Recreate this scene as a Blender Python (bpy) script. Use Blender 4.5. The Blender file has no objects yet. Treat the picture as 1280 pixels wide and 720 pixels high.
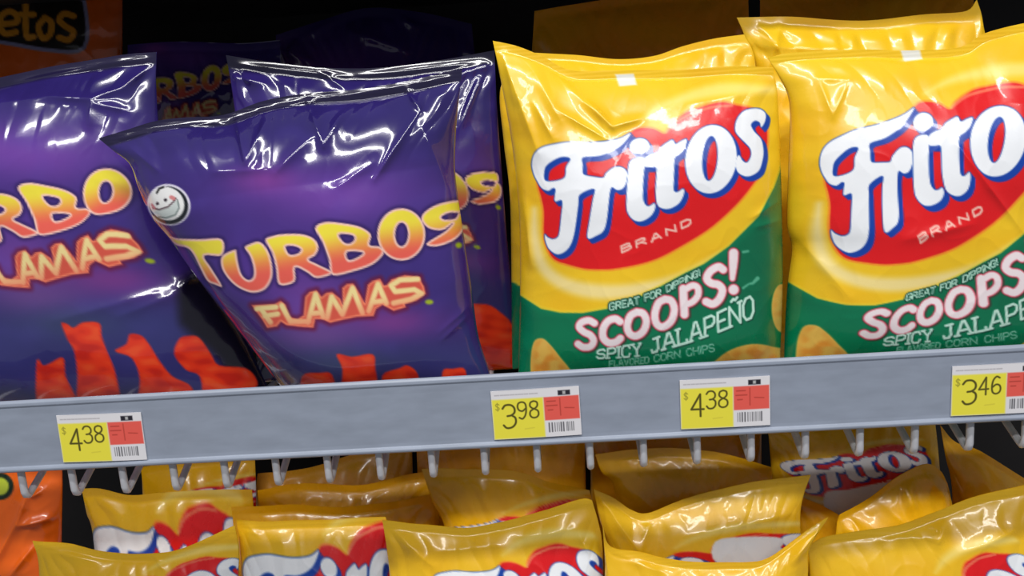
import bpy, math, random
import numpy as np
from mathutils import Vector, Matrix
C = bpy.context.scene.collection
sc = bpy.context.scene

# ------------------------------------------------------------------ camera
F = 1000.0
CAM = np.array([0.0355, -0.6056, 0.1768])
YAW, PIT, ROL = -0.0433, -0.1750, -0.0678
def cam_axes():
    cy, sy = math.cos(YAW), math.sin(YAW); cp, sp = math.cos(PIT), math.sin(PIT)
    fwd = np.array([sy*cp, cy*cp, sp]); right = np.array([cy, -sy, 0.0]); up = np.cross(right, fwd)
    c, s = math.cos(ROL), math.sin(ROL)
    return c*right + s*up, -s*right + c*up, fwd
AR, AU, AF = cam_axes()
cd = bpy.data.cameras.new('camera'); co = bpy.data.objects.new('camera', cd); C.objects.link(co)
m = Matrix(((AR[0], AU[0], -AF[0], CAM[0]), (AR[1], AU[1], -AF[1], CAM[1]), (AR[2], AU[2], -AF[2], CAM[2]), (0, 0, 0, 1)))
co.matrix_world = m
cd.sensor_width = 36; cd.lens = 36*F/1280; cd.clip_start = 0.01
sc.camera = co

def proj(P):
    d = P - CAM
    z = d @ AF
    return 640 + F*(d @ AR)/z, 360 - F*(d @ AU)/z
def on_plane(px, py, Y0, lean, Z0):
    """where the sight line of a photo point meets the plane Y = Y0 + lean*(Z-Z0)"""
    px = np.asarray(px, float); py = np.asarray(py, float)
    d = AF[None] + ((px-640)/F)[:, None]*AR[None] - ((py-360)/F)[:, None]*AU[None]
    # CAM + k d : Y-lean*Z = Y0-lean*Z0
    k = (Y0 - lean*Z0 - CAM[1] + lean*CAM[2])/(d[:, 1] - lean*d[:, 2])
    return CAM[None] + k[:, None]*d

# ------------------------------------------------------------------ colour
def lin(c):
    c = np.asarray(c, float)/255.0
    return np.where(c <= 0.04045, c/12.92, ((c+0.055)/1.055)**2.4)
def smooth(a, b, x):
    t = np.clip((x-a)/(b-a), 0, 1); return t*t*(3-2*t)
def mix(rgb, col, k):
    """blend an sRGB colour into an sRGB array by coverage k"""
    return rgb*(1-k[:, None]) + np.asarray(col, float).reshape(-1, 3)*k[:, None]

# ------------------------------------------------------------------ noise
def noise2(x, y, seed=0):
    rs = np.random.RandomState(seed); perm = rs.permutation(256); ang = rs.rand(256)*2*np.pi
    gx, gy = np.cos(ang), np.sin(ang)
    xi = np.floor(x).astype(int); yi = np.floor(y).astype(int); xf = x-xi; yf = y-yi
    def g(ix, iy, fx, fy):
        h = perm[(perm[ix & 255] + iy) & 255]; return gx[h]*fx + gy[h]*fy
    u = xf**3*(xf*(xf*6-15)+10); v = yf**3*(yf*(yf*6-15)+10)
    a = g(xi, yi, xf, yf)*(1-u) + g(xi+1, yi, xf-1, yf)*u
    b = g(xi, yi+1, xf, yf-1)*(1-u) + g(xi+1, yi+1, xf-1, yf-1)*u
    return (a*(1-v) + b*v)*1.5

# ------------------------------------------------------------------ 2D drawing by distance fields
def catmull(pts, n=6, closed=False):
    p = np.array(pts, float)
    if len(p) < 3 and not closed:
        t = np.linspace(0, 1, n+1)[:, None]; return p[0]*(1-t)+p[-1]*t
    if closed: q = np.vstack([p[-1], p, p[0], p[1]])
    else: q = np.vstack([2*p[0]-p[1], p, 2*p[-1]-p[-2]])
    out = []
    for i in range(1, len(q)-2):
        t = np.linspace(0, 1, n, endpoint=False)[:, None]
        a, b, c, d = q[i-1], q[i], q[i+1], q[i+2]
        out.append(0.5*((2*b) + (-a+c)*t + (2*a-5*b+4*c-d)*t*t + (-a+3*b-3*c+d)*t**3))
    r = np.vstack(out)
    return r if closed else np.vstack([r, p[-1:]])
FAR = 60.0
def sd_polygon(x, y, pts, smoothed=True, pad=14):
    P = catmull(pts, 4, True) if smoothed else np.array(pts, float)
    out = np.full(x.shape, FAR)
    m = (x > P[:, 0].min()-pad) & (x < P[:, 0].max()+pad) & (y > P[:, 1].min()-pad) & (y < P[:, 1].max()+pad)
    if not m.any(): return out
    X, Y = x[m], y[m]; d = np.full(X.shape, 1e9); ins = np.zeros(X.shape, bool)
    n = len(P)
    for i in range(n):
        ax, ay = P[i]; bx, by = P[(i+1) % n]
        ex, ey = bx-ax, by-ay; L = ex*ex+ey*ey
        if L < 1e-12: continue
        t = np.clip(((X-ax)*ex+(Y-ay)*ey)/L, 0, 1)
        d = np.minimum(d, (X-ax-t*ex)**2 + (Y-ay-t*ey)**2)
        c = ((ay > Y) != (by > Y))
        if by != ay: c &= (X < ex*(Y-ay)/(by-ay)+ax)
        ins ^= c
    d = np.sqrt(d); out[m] = np.where(ins, -d, d); return out
def sd_stroke(x, y, pts, w, smoothed=False, pad=14):
    P = np.array(pts, float)
    W = np.full(len(P), w/2.0) if np.isscalar(w) else np.array(w, float)/2
    if smoothed and len(P) > 2:
        A = catmull(np.column_stack([P, W]), 4); P, W = A[:, :2], A[:, 2]
    out = np.full(x.shape, FAR)
    q = pad+W.max()
    m = (x > P[:, 0].min()-q) & (x < P[:, 0].max()+q) & (y > P[:, 1].min()-q) & (y < P[:, 1].max()+q)
    if not m.any(): return out
    X, Y = x[m], y[m]; d = np.full(X.shape, FAR)
    if len(P) == 1: d = np.hypot(X-P[0, 0], Y-P[0, 1])-W[0]
    for i in range(len(P)-1):
        ax, ay = P[i]; ex, ey = P[i+1]-P[i]; L = ex*ex+ey*ey+1e-12
        t = np.clip(((X-ax)*ex+(Y-ay)*ey)/L, 0, 1)
        d = np.minimum(d, np.hypot(X-ax-t*ex, Y-ay-t*ey) - (W[i]*(1-t)+W[i+1]*t))
    out[m] = d; return out
def sd_ellipse(x, y, cx, cy, rx, ry, rot=0.0):
    c, s = math.cos(rot), math.sin(rot)
    u = (x-cx)*c+(y-cy)*s; v = -(x-cx)*s+(y-cy)*c
    k = np.hypot(u/rx, v/ry); g = np.hypot(u/rx**2, v/ry**2)+1e-9
    return np.clip(k*(k-1)/g, -FAR, FAR)
def cov(sd, blur=1.6): return np.clip(0.5 - sd/blur, 0, 1)

FONT = {
 'A': (1.0, [[(0, 1), (.42, 0), (.58, 0), (1, 1)], [(.2, .66), (.8, .66)]]),
 'B': (.9, [[(0, 0), (0, 1), (.6, 1), (.9, .86), (.9, .62), (.6, .48), (0, .48)], [(0, 0), (.6, 0), (.82, .12), (.82, .36), (.6, .48)]]),
 'C': (.85, [[(.85, .25), (.7, 0), (.2, 0), (0, .25), (0, .75), (.2, 1), (.7, 1), (.85, .75)]]),
 'D': (.9, [[(0, 0), (0, 1), (.6, 1), (.9, .75), (.9, .25), (.6, 0), (0, 0)]]),
 'E': (.75, [[(.75, 0), (0, 0), (0, 1), (.75, 1)], [(0, .5), (.6, .5)]]),
 'F': (.75, [[(.75, 0), (0, 0), (0, 1)], [(0, .5), (.6, .5)]]),
 'G': (.9, [[(.9, .2), (.7, 0), (.2, 0), (0, .25), (0, .75), (.2, 1), (.7, 1), (.9, .8), (.9, .55), (.5, .55)]]),
 'H': (.9, [[(0, 0), (0, 1)], [(.9, 0), (.9, 1)], [(0, .5), (.9, .5)]]),
 'I': (.12, [[(.06, 0), (.06, 1)]]),
 'J': (.7, [[(.2, 0), (.7, 0)], [(.55, 0), (.55, .8), (.4, 1), (.05, 1), (0, .8)]]),
 'L': (.75, [[(0, 0), (0, 1), (.75, 1), (.75, .82)]]),
 'N': (.95, [[(0, 1), (0, 0), (.95, 1), (.95, 0)]]),
 'Ñ': (.95, [[(0, 1), (0, 0), (.95, 1), (.95, 0)], [(.2, -.22), (.4, -.3), (.55, -.2), (.75, -.28)]]),
 'O': (.9, [[(.25, 0), (.65, 0), (.9, .25), (.9, .75), (.65, 1), (.25, 1), (0, .75), (0, .25), (.25, 0)]]),
 'P': (.85, [[(0, 1), (0, 0), (.6, 0), (.85, .15), (.85, .4), (.6, .55), (0, .55)]]),
 'R': (.9, [[(0, 1), (0, 0), (.6, 0), (.85, .15), (.85, .38), (.6, .52), (0, .52)], [(.45, .52), (.9, 1)]]),
 'S': (.85, [[(.83, .18), (.65, 0), (.2, 0), (0, .15), (0, .35), (.2, .48), (.65, .54), (.85, .68), (.85, .85), (.65, 1), (.2, 1), (0, .82)]]),
 'T': (.85, [[(0, 0), (.85, 0)], [(.42, 0), (.42, 1)]]),
 'U': (.9, [[(0, 0), (0, .75), (.25, 1), (.65, 1), (.9, .75), (.9, 0)]]),
 'V': (.95, [[(0, 0), (.47, 1), (.95, 0)]]),
 'Y': (.95, [[(0, 0), (.47, .5), (.95, 0)], [(.47, .5), (.47, 1)]]),
 '!': (.12, [[(.06, 0), (.06, .65)], [(.06, .95), (.06, 1)]]),
 '3': (.6, [[(0, .14), (.15, 0), (.42, 0), (.58, .14), (.58, .34), (.42, .46), (.22, .48)], [(.42, .46), (.6, .6), (.6, .84), (.42, 1), (.15, 1), (0, .86)]]),
 '4': (.65, [[(.48, 1), (.48, 0), (0, .68), (.65, .68)]]),
 '6': (.6, [[(.52, .08), (.3, 0), (.08, .2), (0, .55), (.05, .88), (.28, 1), (.52, .92), (.6, .72), (.52, .52), (.28, .46), (.04, .6)]]),
 '8': (.6, [[(.3, 0), (.52, .08), (.54, .3), (.3, .46), (.04, .3), (.08, .08), (.3, 0)], [(.3, .46), (.56, .6), (.6, .82), (.48, .96), (.3, 1), (.12, .96), (0, .82), (.04, .6), (.3, .46)]]),
 '9': (.6, [[(.56, .4), (.32, .54), (.08, .46), (0, .26), (.08, .06), (.32, 0), (.54, .1), (.6, .4), (.52, .78), (.3, 1), (.08, .92)]]),
 '$': (.6, [[(.58, .2), (.42, .08), (.15, .08), (.02, .25), (.15, .44), (.45, .54), (.58, .72), (.45, .9), (.15, .9), (0, .78)], [(.3, -.05), (.3, 1.05)]]),
}
SERIF = {'S': [], 'P': [(0, 1)], 'I': [(.06, 0), (.06, 1)], 'C': [], 'Y': [(0, 0), (.95, 0), (.47, 1)], 'J': [], 'A': [(0, 1), (1, 1)],
         'L': [(0, 0)], 'E': [], 'Ñ': [(0, 1), (.95, 0)], 'O': []}
def text_lines(s, base, top, gap=.3, space=.6, serif=0.0):
    """polylines for a word set between a baseline and a top line (lists of points)"""
    base = np.array(base, float); top = np.array(top, float)
    ws = [FONT[c][0] if c != ' ' else space for c in s]; tot = sum(ws)+gap*(len(s)-1)
    def interp(P, u):
        d = np.r_[0, np.cumsum(np.hypot(*np.diff(P, axis=0).T))]; d /= d[-1]
        return np.array([np.interp(u, d, P[:, 0]), np.interp(u, d, P[:, 1])])
    out = []; x = 0
    for c, w in zip(s, ws):
        if c != ' ':
            seg = list(FONT[c][1])
            if serif:
                seg += [[(px-serif, py), (px+serif, py)] for px, py in SERIF.get(c, [])]
            for pl in seg:
                q = []
                for px, py in pl:
                    u = (x+px)/tot; b = interp(base, u); t = interp(top, u); q.append(t*(1-py)+b*py)
                out.append(np.array(q))
        x += w+gap
    return out
def sd_text(x, y, lines, w):
    d = np.full(x.shape, FAR)
    for l in lines: d = np.minimum(d, sd_stroke(x, y, l, w, pad=6))
    return d

class TPS:
    """smooth map that carries the photo positions of a bag's print onto the master artwork"""
    def __init__(s, dst, src):
        a = np.array(dst, float); b = np.array(src, float); n = len(a)
        K = s.U(np.hypot(a[:, None, 0]-a[None, :, 0], a[:, None, 1]-a[None, :, 1])); Pm = np.column_stack([np.ones(n), a])
        L = np.zeros((n+3, n+3)); L[:n, :n] = K + np.eye(n)*(1e-6 if n < 5 else 30.0); L[:n, n:] = Pm; L[n:, :n] = Pm.T
        s.a = a; s.n = n; s.w = np.linalg.solve(L, np.vstack([b, np.zeros((3, 2))]))
    def U(s, r): return np.where(r > 0, r*r*np.log(r+1e-12), 0)
    def __call__(s, x, y):
        out = np.column_stack([np.ones(x.shape), x, y]) @ s.w[s.n:]
        for i in range(s.n):
            out += s.U(np.hypot(x-s.a[i, 0], y-s.a[i, 1]))[:, None]*s.w[i][None]
        return out[:, 0], out[:, 1]
def affine(dst, src):
    a = np.column_stack([np.ones(len(dst)), np.array(dst, float)]); k, *_ = np.linalg.lstsq(a, np.array(src, float), rcond=None)
    return lambda x, y: tuple((np.column_stack([np.ones(x.shape), x, y]) @ k).T)

# ------------------------------------------------------------------ artwork: yellow corn chip bag
W_F = [(788.5, 166.5), (776.6, 172.2), (762.5, 175.7), (740, 178), (713, 177.5), (696.4, 179.5), (678, 184), (668.3, 192), (664.8, 204.5), (667, 217),
       (671.8, 227), (677, 235), (685, 238.5), (691, 235), (694.5, 237), (693.6, 244), (694, 251.8), (702.7, 251), (701.3, 272), (699.2, 291), (696.4, 297), (690.8, 299),
       (684.5, 296.5), (681.2, 293.3), (682, 301.7), (686.6, 311.6), (696.4, 317.9), (706.3, 314.4), (713.3, 306), (717.5, 293.3), (720.3, 276.4), (723, 255.3),
       (725, 243), (742.8, 236), (741, 250), (737, 275), (734.4, 297.5), (745.6, 294.7), (754, 289), (758.3, 276.4), (761, 252.5), (762.5, 240),
       (765, 234), (771, 237.5), (778, 236), (783, 228), (783.5, 215), (777, 209), (768, 209), (758, 216), (754, 222), (743, 221), (732, 219), (728.5, 216), (728.5, 206), (728.8, 196.8),
       (748.4, 195), (766.7, 188.5), (779.4, 179.2)]
H_F = [(706, 196), (696.4, 198), (684, 206), (680.5, 214), (681.6, 225.6), (695, 226), (706, 221.4), (707.7, 208.8), (713, 199)]
W_I = [(788, 201), (797, 197), (806, 199), (805, 215), (804, 230), (804, 249), (808, 257), (813, 257), (818, 254), (818.8, 261), (813, 270.5), (802, 276.6), (792, 275), (785, 266.6), (783.2, 256), (783.8, 232), (785, 212)]
W_T = [(806, 198.5), (812.7, 193.5), (822, 190), (826, 184), (834, 178), (840.8, 174.7), (844.5, 180), (852, 176), (858.4, 174), (856.5, 184), (851, 191.5), (843.6, 197.5),
       (842.9, 208.5), (842.3, 225), (842.4, 238), (847, 240), (854, 236), (854.9, 242.4), (849.2, 253.6), (838, 260.6), (828, 260.6), (821.5, 255), (819.7, 238), (820.4, 222), (820, 209), (813, 209), (805, 208)]
W_S = [(945, 135.5), (934, 137), (926, 142), (920, 152), (919.3, 164), (925, 172), (932, 179), (937.8, 186), (938.7, 195), (934, 203), (928.5, 201), (924, 194), (920.5, 198), (919.3, 207),
       (923, 216), (932, 220.5), (940.6, 219), (949, 212.8), (953, 201.4), (954.5, 188.8), (951.5, 174), (943, 164.5), (938.8, 156), (943.5, 151), (949.5, 153), (951.5, 159), (956, 152.5), (957.3, 143), (952.5, 137.5)]
EMB = [(790, 165), (795, 161.5), (806, 160), (818.3, 162), (831, 167.5), (838, 158), (849, 147.5), (860.5, 139.5), (874, 135), (890, 130), (905, 128), (921, 132), (940, 136), (956, 150), (959, 170), (957, 194), (950, 217), (942, 229),
       (930.8, 243.8), (912.5, 263.4), (884.4, 287.4), (846.4, 310.5), (820.5, 323.5), (795, 331), (766, 336), (748, 336.5), (730, 335.5), (712, 331), (694, 324.7), (685, 312), (680, 292), (680, 265),
       (677, 248), (672, 225), (680, 200), (700, 188), (740, 184), (775, 176)]
def sd_logo_white(x, y):
    d = np.maximum(sd_polygon(x, y, W_F), -sd_polygon(x, y, H_F))
    d = np.minimum(d, sd_polygon(x, y, W_I)); d = np.minimum(d, sd_ellipse(x, y, 799.3, 182.7, 12.4, 10, -.15))
    d = np.minimum(d, sd_polygon(x, y, W_T)); d = np.minimum(d, sd_polygon(x, y, W_S))
    o = np.maximum(sd_ellipse(x, y, 888.8, 199, 32, 43, .14), -sd_ellipse(x, y, 887.5, 198, 9.5, 28, .07))
    return np.minimum(d, o)
T_BRAND = [l for i, (c, bx, by) in enumerate([('B', 783, 309), ('R', 801.5, 302.5), ('A', 820.3, 295.8), ('N', 839, 287.5), ('D', 857.7, 279)])
           for l in text_lines(c, [(bx-5.5, by+6.5), (bx+6, by+1.5)], [(bx-6.5, by-1), (bx+4.5, by-6)])]
T_GREAT = text_lines('GREAT FOR DIPPING!', [(762, 388), (796, 380.5), (826, 369), (875, 344)], [(762, 379.5), (796, 372), (826, 361), (874, 336.5)], gap=.28)
T_SPICY = text_lines('SPICY', [(746, 448), (775, 447), (802, 444.5)], [(747, 438), (775, 433.5), (801, 429)], gap=.3, serif=.2)
T_JALA = text_lines('JALAPEÑO', [(815, 441), (860, 428), (900, 414), (942, 396)], [(814, 425), (860, 407), (900, 390), (941, 369)], gap=.3, serif=.17)
T_FLAV = text_lines('FLAVORED', [(762, 458.5), (811, 453.5)], [(762, 451.5), (811, 446)], gap=.3) + \
    text_lines('CORN CHIPS', [(818, 452.5), (893, 439)], [(818, 444), (892, 430)], gap=.3)
SCOOPS = [([(743, 404), (736, 400.5), (727, 403), (724, 409), (730, 415), (738, 419), (742, 426), (738, 433), (729, 434), (722.5, 430)], 10),
          ([(775, 402), (769, 398.5), (760, 401.5), (754, 411), (754, 422), (761, 428.5), (770, 427.5), (775.5, 423)], 10.5),
          ([(796, 390), (804, 392), (808, 402), (804, 414), (795, 420), (787, 417), (784, 407), (788, 395), (796, 390)], 10.5),
          ([(831, 374), (839, 376), (843, 387), (839, 401), (829, 408.5), (821, 405), (818.5, 393), (823, 379), (831, 374)], 10.5),
          ([(854, 361), (855.5, 393)], 11.5), ([(855, 363), (865, 357), (872, 359.5), (872.5, 369), (866, 377), (857, 381)], 9.5),
          ([(904, 337), (898, 333.5), (888, 339), (883.5, 348), (889, 354), (898, 356), (903, 363), (899, 374), (891, 380), (882.5, 377)], 11),
          ([(917, 316.5), (916.5, 330), (915.5, 348)], [13, 12, 8]), ([(917, 362)], 14)]
def yellow_art(x, y, blur=1.6, green=True, logo=True, white_patch=None, base=(243, 198, 34), glint=True):
    n = len(x); rgb = np.tile(np.array(base, float), (n, 1)); M = {}
    rgb = mix(rgb, (238, 180, 22), .5*smooth(.1, .8, noise2(x/90, y/60, 5)+.3))
    # pale printed swirl round the emblem
    sw = sd_stroke(x, y, [(668, 262), (669, 300), (680, 335), (708, 356), (752, 365), (800, 361), (850, 345), (900, 315)], [10, 16, 18, 20, 22, 18, 10, 2], True, 30)
    rgb = mix(rgb, (247, 228, 165), .85*smooth(5, -8, sw))
    sw2 = sd_stroke(x, y, [(800, 150), (840, 128), (900, 112), (965, 112)], [3, 12, 18, 12], True, 30)
    rgb = mix(rgb, (250, 228, 140), .7*smooth(5, -7, sw2))
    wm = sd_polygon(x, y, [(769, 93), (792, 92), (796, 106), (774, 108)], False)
    if green and glint: rgb = mix(rgb, (232, 232, 225), cov(wm, 2))  # white reflection near the top edge, painted into the film colour
    if green:
        G = [(560, 340), (620, 355), (648, 368), (676, 386), (700, 391), (728, 391.5), (760, 386), (796, 373), (825, 358.5), (857, 341), (880, 330), (911, 308), (933, 286), (949, 270), (960, 249), (968, 234), (975, 215), (984, 170), (1040, 120),
             (1200, 120), (1200, 900), (560, 900)]
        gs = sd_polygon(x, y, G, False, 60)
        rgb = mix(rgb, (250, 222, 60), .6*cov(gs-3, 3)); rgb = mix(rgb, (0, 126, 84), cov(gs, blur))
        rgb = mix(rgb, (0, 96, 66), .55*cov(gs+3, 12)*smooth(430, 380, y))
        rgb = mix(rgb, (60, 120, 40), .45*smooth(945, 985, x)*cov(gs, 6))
        chips = np.minimum(sd_polygon(x, y, [(667, 428), (678, 423), (688, 431), (700, 446), (716, 468), (720, 500), (690, 510), (667, 490), (663, 455)]),
                           sd_polygon(x, y, [(884, 466), (893, 452), (914, 437), (940, 430), (965, 433), (985, 442), (985, 480), (930, 495), (890, 485)]))
        chips = np.minimum(chips, sd_ellipse(x, y, 977, 385, 12.5, 30))
        rgb = mix(rgb, (236, 190, 88), cov(chips, 2)); rgb = mix(rgb, (226, 140, 48), .8*cov(chips+4, 10)*smooth(-.5, .4, noise2(x/14, y/12, 3)))
        M['printed_chip'] = [np.where(x < 800, chips, 9), np.where((x >= 800) & (y > 422), chips, 9), np.where((x >= 800) & (y <= 422), chips, 9)]
        g = sd_text(x, y, T_GREAT, 1.9)
        rgb = mix(rgb, (0, 66, 48), cov(g-1.8, 1.5)); rgb = mix(rgb, (190, 232, 212), .95*cov(g, 1.3))
        s = np.full(n, FAR)
        for p, w in SCOOPS: s = np.minimum(s, sd_stroke(x, y, p, w, True))
        s2 = np.full(n, FAR)
        for p, w in SCOOPS: s2 = np.minimum(s2, sd_stroke(x-1.6, y-1.0, p, w, True))
        rgb = mix(rgb, (70, 60, 50), .9*cov(np.minimum(s2, s)-1.3, 1.6)); rgb = mix(rgb, (226, 88, 110), cov(s-.5, 1.5)); rgb = mix(rgb, (246, 232, 236), cov(s+.9, 1.8))
        j = np.minimum(sd_text(x, y, T_SPICY, 2.7), sd_text(x, y, T_JALA, 3.3))
        j2 = np.minimum(sd_text(x-1.2, y-1.4, T_SPICY, 2.7), sd_text(x-1.2, y-1.4, T_JALA, 3.3))
        rgb = mix(rgb, (0, 52, 40), .8*cov(j2, 1.5)); rgb = mix(rgb, (206, 242, 226), cov(j, 1.4))
        f = sd_text(x, y, T_FLAV, 1.5); rgb = mix(rgb, (150, 215, 188), .95*cov(f, 1.4))
        tm = np.minimum(sd_stroke(x, y, [(929, 315), (935, 314)], 3.2), sd_stroke(x, y, [(929, 360), (936, 355), (941, 354), (947, 348)], [3, 2.2, 3.5, 5]))
        rgb = mix(rgb, (110, 195, 160), .8*cov(tm, 2))
        M['printed_lettering'] = np.minimum(np.minimum(s, j), np.minimum(g, f))-1.2
    if logo:
        e = sd_polygon(x, y, EMB, True, 20)
        w = sd_logo_white(x, y); bl = np.minimum(sd_logo_white(x-2.2, y-2.6), sd_logo_white(x-4.6, y-5.2))
        rgb = mix(rgb, (248, 150, 40), cov(e-2.6, 1.6)); rgb = mix(rgb, (226, 22, 28), cov(e, blur))
        top = sd_stroke(x, y, [(833, 165), (849, 150), (868, 141), (890, 134), (915, 132)], 1.6, True)
        rgb = mix(rgb, (250, 190, 130), .5*cov(top-1, 1.4))
        rgb = mix(rgb, (16, 66, 168), cov(np.minimum(bl-1.0, w-1.1), blur))
        rgb = mix(rgb, (244, 247, 252), cov(w, blur))
        b = sd_text(x, y, T_BRAND, 2.6); rgb = mix(rgb, (250, 205, 190), .95*cov(b, 1.5))
        M['printed_logo'] = np.minimum(e, w)-3
    if white_patch is not None:
        p = sd_polygon(x, y, white_patch); rgb = mix(rgb, (236, 238, 244), cov(p, 1.6))
    return rgb, M

# ------------------------------------------------------------------ artwork: purple bag
P_T = [(212, 295.5), (223, 298), (250, 299), (277.5, 299), (277.5, 319), (255.5, 319.6), (264, 335), (277.5, 357.5), (268, 355.5), (259, 351), (250, 334.6), (241.7, 318), (234, 310), (219, 306)]
P_U = [(294, 312), (280, 318), (276, 326), (279, 339), (289.6, 353), (302, 361.7), (316.7, 366), (331, 361.7), (339, 350), (340.6, 336.7), (337.5, 320), (331, 307.5), (323, 302), (312.5, 305), (306, 309.6), (312.5, 320), (317, 334.6), (316.7, 346), (310.4, 350), (302, 343), (297.5, 328), (295.5, 315)]
P_R = [(331.5, 300), (341.7, 294.6), (358, 292.3), (379, 293), (393, 299), (398, 309.6), (394, 319), (386, 324.5), (396, 330), (415.6, 341), (396, 347.7), (383, 340), (369, 334.5), (368.3, 352), (349, 355.8), (345, 335), (340, 316)]
P_Rh = [(357, 308.5), (366.7, 307.5), (376, 311.7), (372, 317), (362, 318)]
P_B = [(394, 285), (406.6, 277.5), (428, 279), (450, 283.5), (463.5, 293), (462, 306), (474, 308), (480, 314), (476, 322), (464, 331.5), (442.7, 339), (415.7, 344), (411, 325), (403, 303)]
P_B1 = [(424, 293), (440, 294), (443, 299), (438, 304), (430, 303)]
P_B2 = [(434, 315), (453, 315.5), (448, 321), (436, 325)]
P_S = [(576, 251), (558, 252.5), (541.7, 257.7), (529, 267), (527.3, 276), (535.4, 285), (548, 288), (557, 286), (566, 279), (556, 289.5), (533, 304.6), (546, 308), (567, 300.5), (579, 288), (581, 272), (574, 265.5), (569, 273), (556, 274.5), (552, 271), (562, 266), (577, 265)]
P_FL = [(314.6, 381.5), (343.7, 380), (351, 376), (357, 381), (361.5, 396), (372, 399), (379.5, 394), (381.5, 371), (387, 365), (395.8, 362.7), (402, 371), (408, 366), (415, 365), (425, 373), (428.5, 381), (428, 360), (434, 355), (441.7, 354.4), (450, 368), (456, 379), (460, 356),
        (466, 351), (475, 348.5), (480, 357), (484, 356), (489.6, 349.4), (506, 344), (525, 346), (526.5, 352), (530, 358), (532, 367), (521, 375.4), (506, 380), (507, 384), (492, 388.5), (478, 381), (470, 386), (466.7, 395), (446, 396), (427, 400), (412.5, 403.5), (403, 399),
        (394, 399), (391.7, 409.6), (375, 408.5), (358, 406.5), (351, 402), (346, 408), (334, 410), (328, 400)]
FL_LETTERS = [[(321, 386), (345, 384)], [(327, 387), (338, 403)], [(331, 395), (347, 392.5)], [(352, 382), (363, 402), (386, 402)], [(385, 403), (394.5, 368), (404, 396)], [(390, 392), (400, 391)],
              [(409, 397), (414.5, 371), (428, 393), (440.5, 360), (453, 391)], [(461, 389), (472.5, 355), (483, 379)], [(467, 378), (478, 376)],
              [(522, 349), (500, 350), (489, 357), (494, 364.5), (518, 362), (527, 367), (514, 374), (492, 379)]]
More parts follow.
